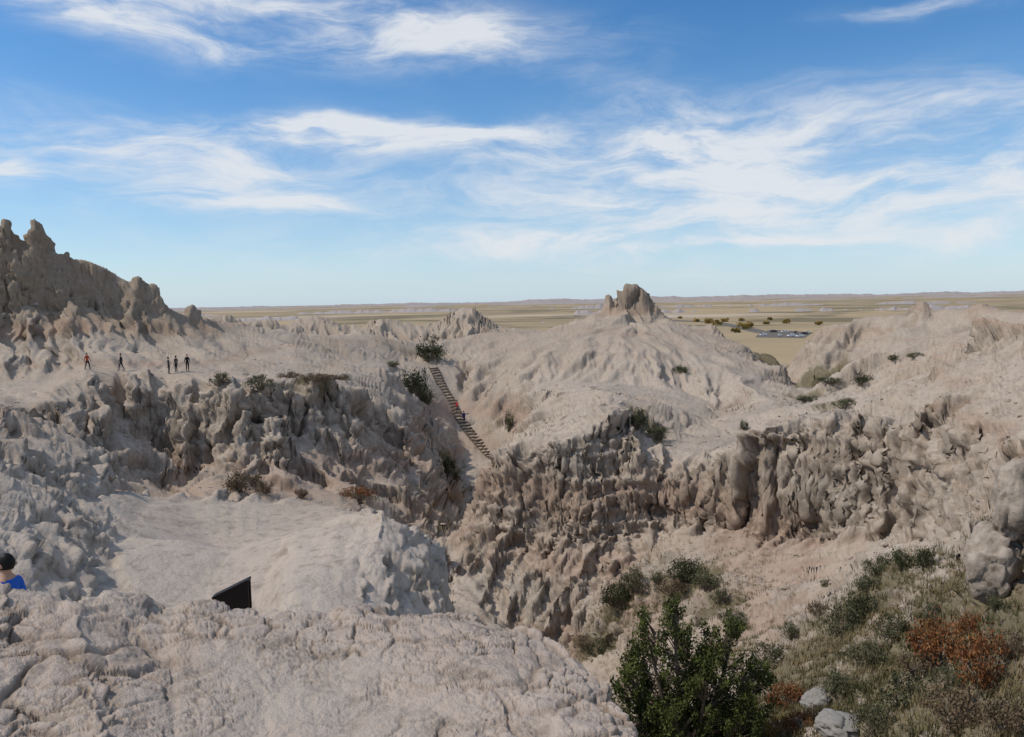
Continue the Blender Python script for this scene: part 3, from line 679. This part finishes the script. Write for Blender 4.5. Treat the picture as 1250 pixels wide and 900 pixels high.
for k in(.15,.85):
    q_=C_.lerp(D_,k)+nrm*.5; cyl(bm,(q_.x,q_.y,gz-.1),(q_.x,q_.y,C_.z+.02),.04,.04)
bmesh.ops.recalc_face_normals(bm,faces=bm.faces)
m=bpy.data.meshes.new("trail_sign"); bm.to_mesh(m); bm.free(); m.materials.append(m_sign); col.objects.link(bpy.data.objects.new("trail_sign",m))
# ---------------------------------------------------------------- parking lot, cars, distant trees
def onplain(px,py,z=-22): 
    d_=ray(px,py); k=z/d_[2]; return Vector(d_*k)
m_as=simple("asphalt",(.06,.06,.062),.9,.2,.3); m_lot=simple("worn_asphalt",(.15,.13,.11),.95,.2,.3)
def sheet(name,poly,z,m):
    me2=bpy.data.meshes.new(name); me2.from_pydata([(q_.x,q_.y,z) for q_ in poly],[],[list(range(len(poly)))]); 
    me2.update()
    if me2.polygons[0].normal.z<0: me2.flip_normals()
    me2.materials.append(m); o=bpy.data.objects.new(name,me2); col.objects.link(o); return o
sheet("parking_lot",[onplain(*q_) for q_ in ((922,412),(982,413),(993,406),(942,402.5),(928,405.5))],-21.95,m_lot)
sheet("road",[onplain(*q_) for q_ in ((924,407),(934,403.6),(880,393),(700,386),(700,387),(870,394.3))],-21.97,m_lot)
def car(px,py,c,yaw):
    bm=bmesh.new()
    prof=[(-2.2,.35),(-2.25,.75),(-1.5,.95),(-.9,1.42),(.8,1.45),(1.7,1.0),(2.2,.9),(2.25,.35)]
    a=[bm.verts.new((x_,-.88 if z_<1.2 else -.68,z_)) for x_,z_ in prof]; b2=[bm.verts.new((x_,.88 if z_<1.2 else .68,z_)) for x_,z_ in prof]
    bm.faces.new(a);bm.faces.new(b2[::-1]); k=len(a)
    for i in range(k):
        f=bm.faces.new((a[i],b2[i],b2[(i+1)%k],a[(i+1)%k])); 
        if i in(2,4): f.material_index=1
    for s in(-1,1):
        vs3=[bm.verts.new(v) for v in ((-1.15,s*.83,1.05),(-.85,s*.745,1.34),(.75,s*.745,1.36),(1.3,s*.83,1.05))]; f=bm.faces.new(vs3); f.material_index=1
        for wx_ in(-1.4,1.4):
            cyl(bm,(wx_,s*.7,.33),(wx_,s*.92,.33),.33,.33,12,2)
    m=bpy.data.meshes.new("parked_car"); bm.to_mesh(m); bm.free()
    m.materials.append(simple("car_paint",c,.3,.03));m.materials.append(m_sign);m.materials.append(m_as)
    o=bpy.data.objects.new("parked_car",m); col.objects.link(o); q_=onplain(px,py); o.location=(q_.x,q_.y,-21.94); o.rotation_euler=(0,0,yaw)
for i,(x_,y_) in enumerate(((932,410),(944,406),(952,410.5),(958,406),(966,411),(971,407),(977,411.5),(982,408.5),(986,407))):
    car(x_,y_,[(.75,.75,.75),(.05,.05,.06),(.6,.6,.6),(.75,.75,.72),(.8,.8,.8),(.1,.1,.12)][i%6],[.2,.3,1.3][i%3])
C=[];S=[];Tn=[];st=[]
for px,py,w in ((866,395,10),(876,397,9),(908,402,12),(915,400,9),(935,396,6),(850,393,6),(898,406,8),(960,395,7),(1000,397,6),(885,393,7),(830,389,4),(905,392,5),(940,391,5)):
    q_=onplain(px,py); d_=q_.length; W=w*.5*d_/F
    for k in range(14):
        cc_=np.array(q_)+np.array([rng.uniform(-1,1)*W,rng.uniform(-1,1)*W,rng.uniform(.25,1)*W*1.1]); C.append(cc_+rng.normal(size=(60,3))*W*.2); S.append(rng.uniform(.3,.9,60)); Tn.append(np.clip(rng.uniform(0,1)+rng.uniform(-.2,.2,60),0,1))
    st.append((tuple(q_),tuple(q_+Vector((0,0,W))),.3,.15))
m=leafmesh("autumn_trees",np.concatenate(C),np.concatenate(S),np.concatenate(Tn),[leafmat("autumn_leaf",(.14,.12,.04),(.48,.32,.09)),m_bark],st); col.objects.link(bpy.data.objects.new("autumn_trees",m))
# ---------------------------------------------------------------- sky & sun
SUN_AZ=math.radians(-92); SUN_EL=math.radians(48)
sd_=Vector((math.sin(SUN_AZ)*math.cos(SUN_EL),math.cos(SUN_AZ)*math.cos(SUN_EL),math.sin(SUN_EL)))
ld=bpy.data.lights.new("sun",'SUN'); ld.energy=2.9; ld.angle=math.radians(1.0); ld.color=(1,.925,.83)
so=bpy.data.objects.new("sun",ld); col.objects.link(so); so.rotation_euler=(-sd_).to_track_quat('-Z','Y').to_euler(); so.location=(-50,0,80)
w=bpy.data.worlds.new("World"); scene.world=w; w.use_nodes=True; w.node_tree.nodes.clear(); t=NT(w.node_tree)
try:
    w.cycles.sampling_method='MANUAL'; w.cycles.sample_map_resolution=256
except Exception as e: print(e)
out=t.new('ShaderNodeOutputWorld'); sky=t.new('ShaderNodeTexSky',sky_type='NISHITA'); sky.sun_disc=False; sky.sun_elevation=SUN_EL; sky.sun_rotation=SUN_AZ; sky.altitude=800; sky.air_density=1.0; sky.dust_density=.4; sky.ozone_density=3.0
tc=t.new('ShaderNodeTexCoord').outputs['Generated']; sp_=t.new('ShaderNodeSeparateXYZ'); t.l.new(tc,sp_.inputs[0])
az_=t.math('ARCTAN2',sp_.outputs[0],sp_.outputs[1]); el_=t.math('ARCSINE',sp_.outputs[2])
def comb(a,b_,c=0.0):
    o=t.new('ShaderNodeCombineXYZ'); t.set(o.inputs[0],a);t.set(o.inputs[1],b_);t.set(o.inputs[2],c); return o.outputs[0]
uv=comb(az_,el_)
wn=t.new('ShaderNodeTexNoise'); t.l.new(t.mapping(uv,(5,13,1)),wn.inputs['Vector']); wn.inputs['Scale'].default_value=1; wn.inputs['Detail'].default_value=4
ws=t.new('ShaderNodeSeparateColor'); t.l.new(wn.outputs['Color'],ws.inputs[0])
ua=t.math('ADD',az_,t.math('MULTIPLY',t.math('SUBTRACT',ws.outputs[0],.5),.16)); va_=t.math('ADD',el_,t.math('MULTIPLY',t.math('SUBTRACT',ws.outputs[1],.5),.07))
def clouds(lst):
    tot=None
    for px,py,su,sv,wgt,tilt in lst:
        a,e=azel(px,py); du=t.math('SUBTRACT',ua,a); dv=t.math('SUBTRACT',va_,e)
        if tilt: dv=t.math('SUBTRACT',dv,t.math('MULTIPLY',du,tilt))
        dus=t.math('MULTIPLY',du,F/su); dvs=t.math('MULTIPLY',dv,F/sv)
        q=t.math('MULTIPLY_ADD',dus,dus,t.math('MULTIPLY',dvs,dvs))
        e_=t.math('POWER',2.71828,t.math('MULTIPLY',q,-1.0))
        tot=t.math('MULTIPLY',e_,wgt) if tot is None else t.math('MULTIPLY_ADD',e_,wgt,tot)
    return tot
big=clouds([(380,24,270,40,1.2,-.05),(130,22,130,24,.7,-.12),(580,55,90,22,.6,-.3),(500,160,125,19,2.4,-.03),(400,152,60,12,1.0,0),(200,185,190,44,1.05,-.05),(15,200,40,13,1.4,-.2),(1000,165,280,56,.78,.05),(820,160,150,40,.7,0),(1150,250,260,62,.72,.05),(850,262,280,40,.62,.05),(320,252,90,13,1.0,0),(680,215,220,45,.55,0),(1100,2,70,8,.8,0),(900,298,110,5,1.5,.01),(650,300,190,16,.8,.03),(1235,272,50,14,1.2,.2),(480,290,360,60,.24,0)])
fb=t.noise(t.mapping(comb(ua,va_),(5,22,1)),1.0,7,.64,.4); fb2=t.noise(t.mapping(uv,(20,50,1)),1.0,5,.62,.3); fb3=t.noise(t.mapping(comb(ua,va_),(2.2,5,1),(3,1,0)),1.0,4,.6)
f=t.math('ADD',t.math('MULTIPLY',t.ramp(fb,.32,.72),.78),t.math('MULTIPLY',fb2,.46))
dens=t.math('MULTIPLY',big,f)
thin=t.math('MULTIPLY',t.math('MULTIPLY',t.ramp(fb3,.42,.75),t.ramp(fb,.3,.7)),.26)
dens=t.math('ADD',dens,thin)
# unseen cloud veil added overhead and behind the viewpoint to whiten the ambient light
over=t.math('MAXIMUM',t.ramp(el_,.55,.95),t.ramp(t.math('ABSOLUTE',az_),.85,1.3))
dens=t.math('ADD',dens,t.math('MULTIPLY',over,t.math('MULTIPLY_ADD',t.ramp(fb,.3,.7),.42,.22)))
dens=t.math('MULTIPLY',t.ramp(dens,.0,1.05),.92)
hz=t.math('MULTIPLY',t.math('POWER',2.71828,t.math('MULTIPLY',t.math('ABSOLUTE',el_),-8.0)),.75)
hs=t.new('ShaderNodeHueSaturation'); t.l.new(sky.outputs[0],hs.inputs['Color']); hs.inputs['Saturation'].default_value=1.33
b1=t.new('ShaderNodeBackground'); t.l.new(hs.outputs[0],b1.inputs[0]); b1.inputs[1].default_value=.13
b2=t.new('ShaderNodeBackground'); b2.inputs[0].default_value=(.82,.85,.89,1); b2.inputs[1].default_value=.94
bh=t.new('ShaderNodeBackground'); bh.inputs[0].default_value=(.52,.69,.89,1); bh.inputs[1].default_value=.92
m0=t.new('ShaderNodeMixShader'); t.l.new(hz,m0.inputs[0]); t.l.new(b1.outputs[0],m0.inputs[1]); t.l.new(bh.outputs[0],m0.inputs[2])
m1=t.new('ShaderNodeMixShader'); t.l.new(dens,m1.inputs[0]); t.l.new(m0.outputs[0],m1.inputs[1]); t.l.new(b2.outputs[0],m1.inputs[2]); t.l.new(m1.outputs[0],out.inputs[0])
print("done",time.time()-T0)
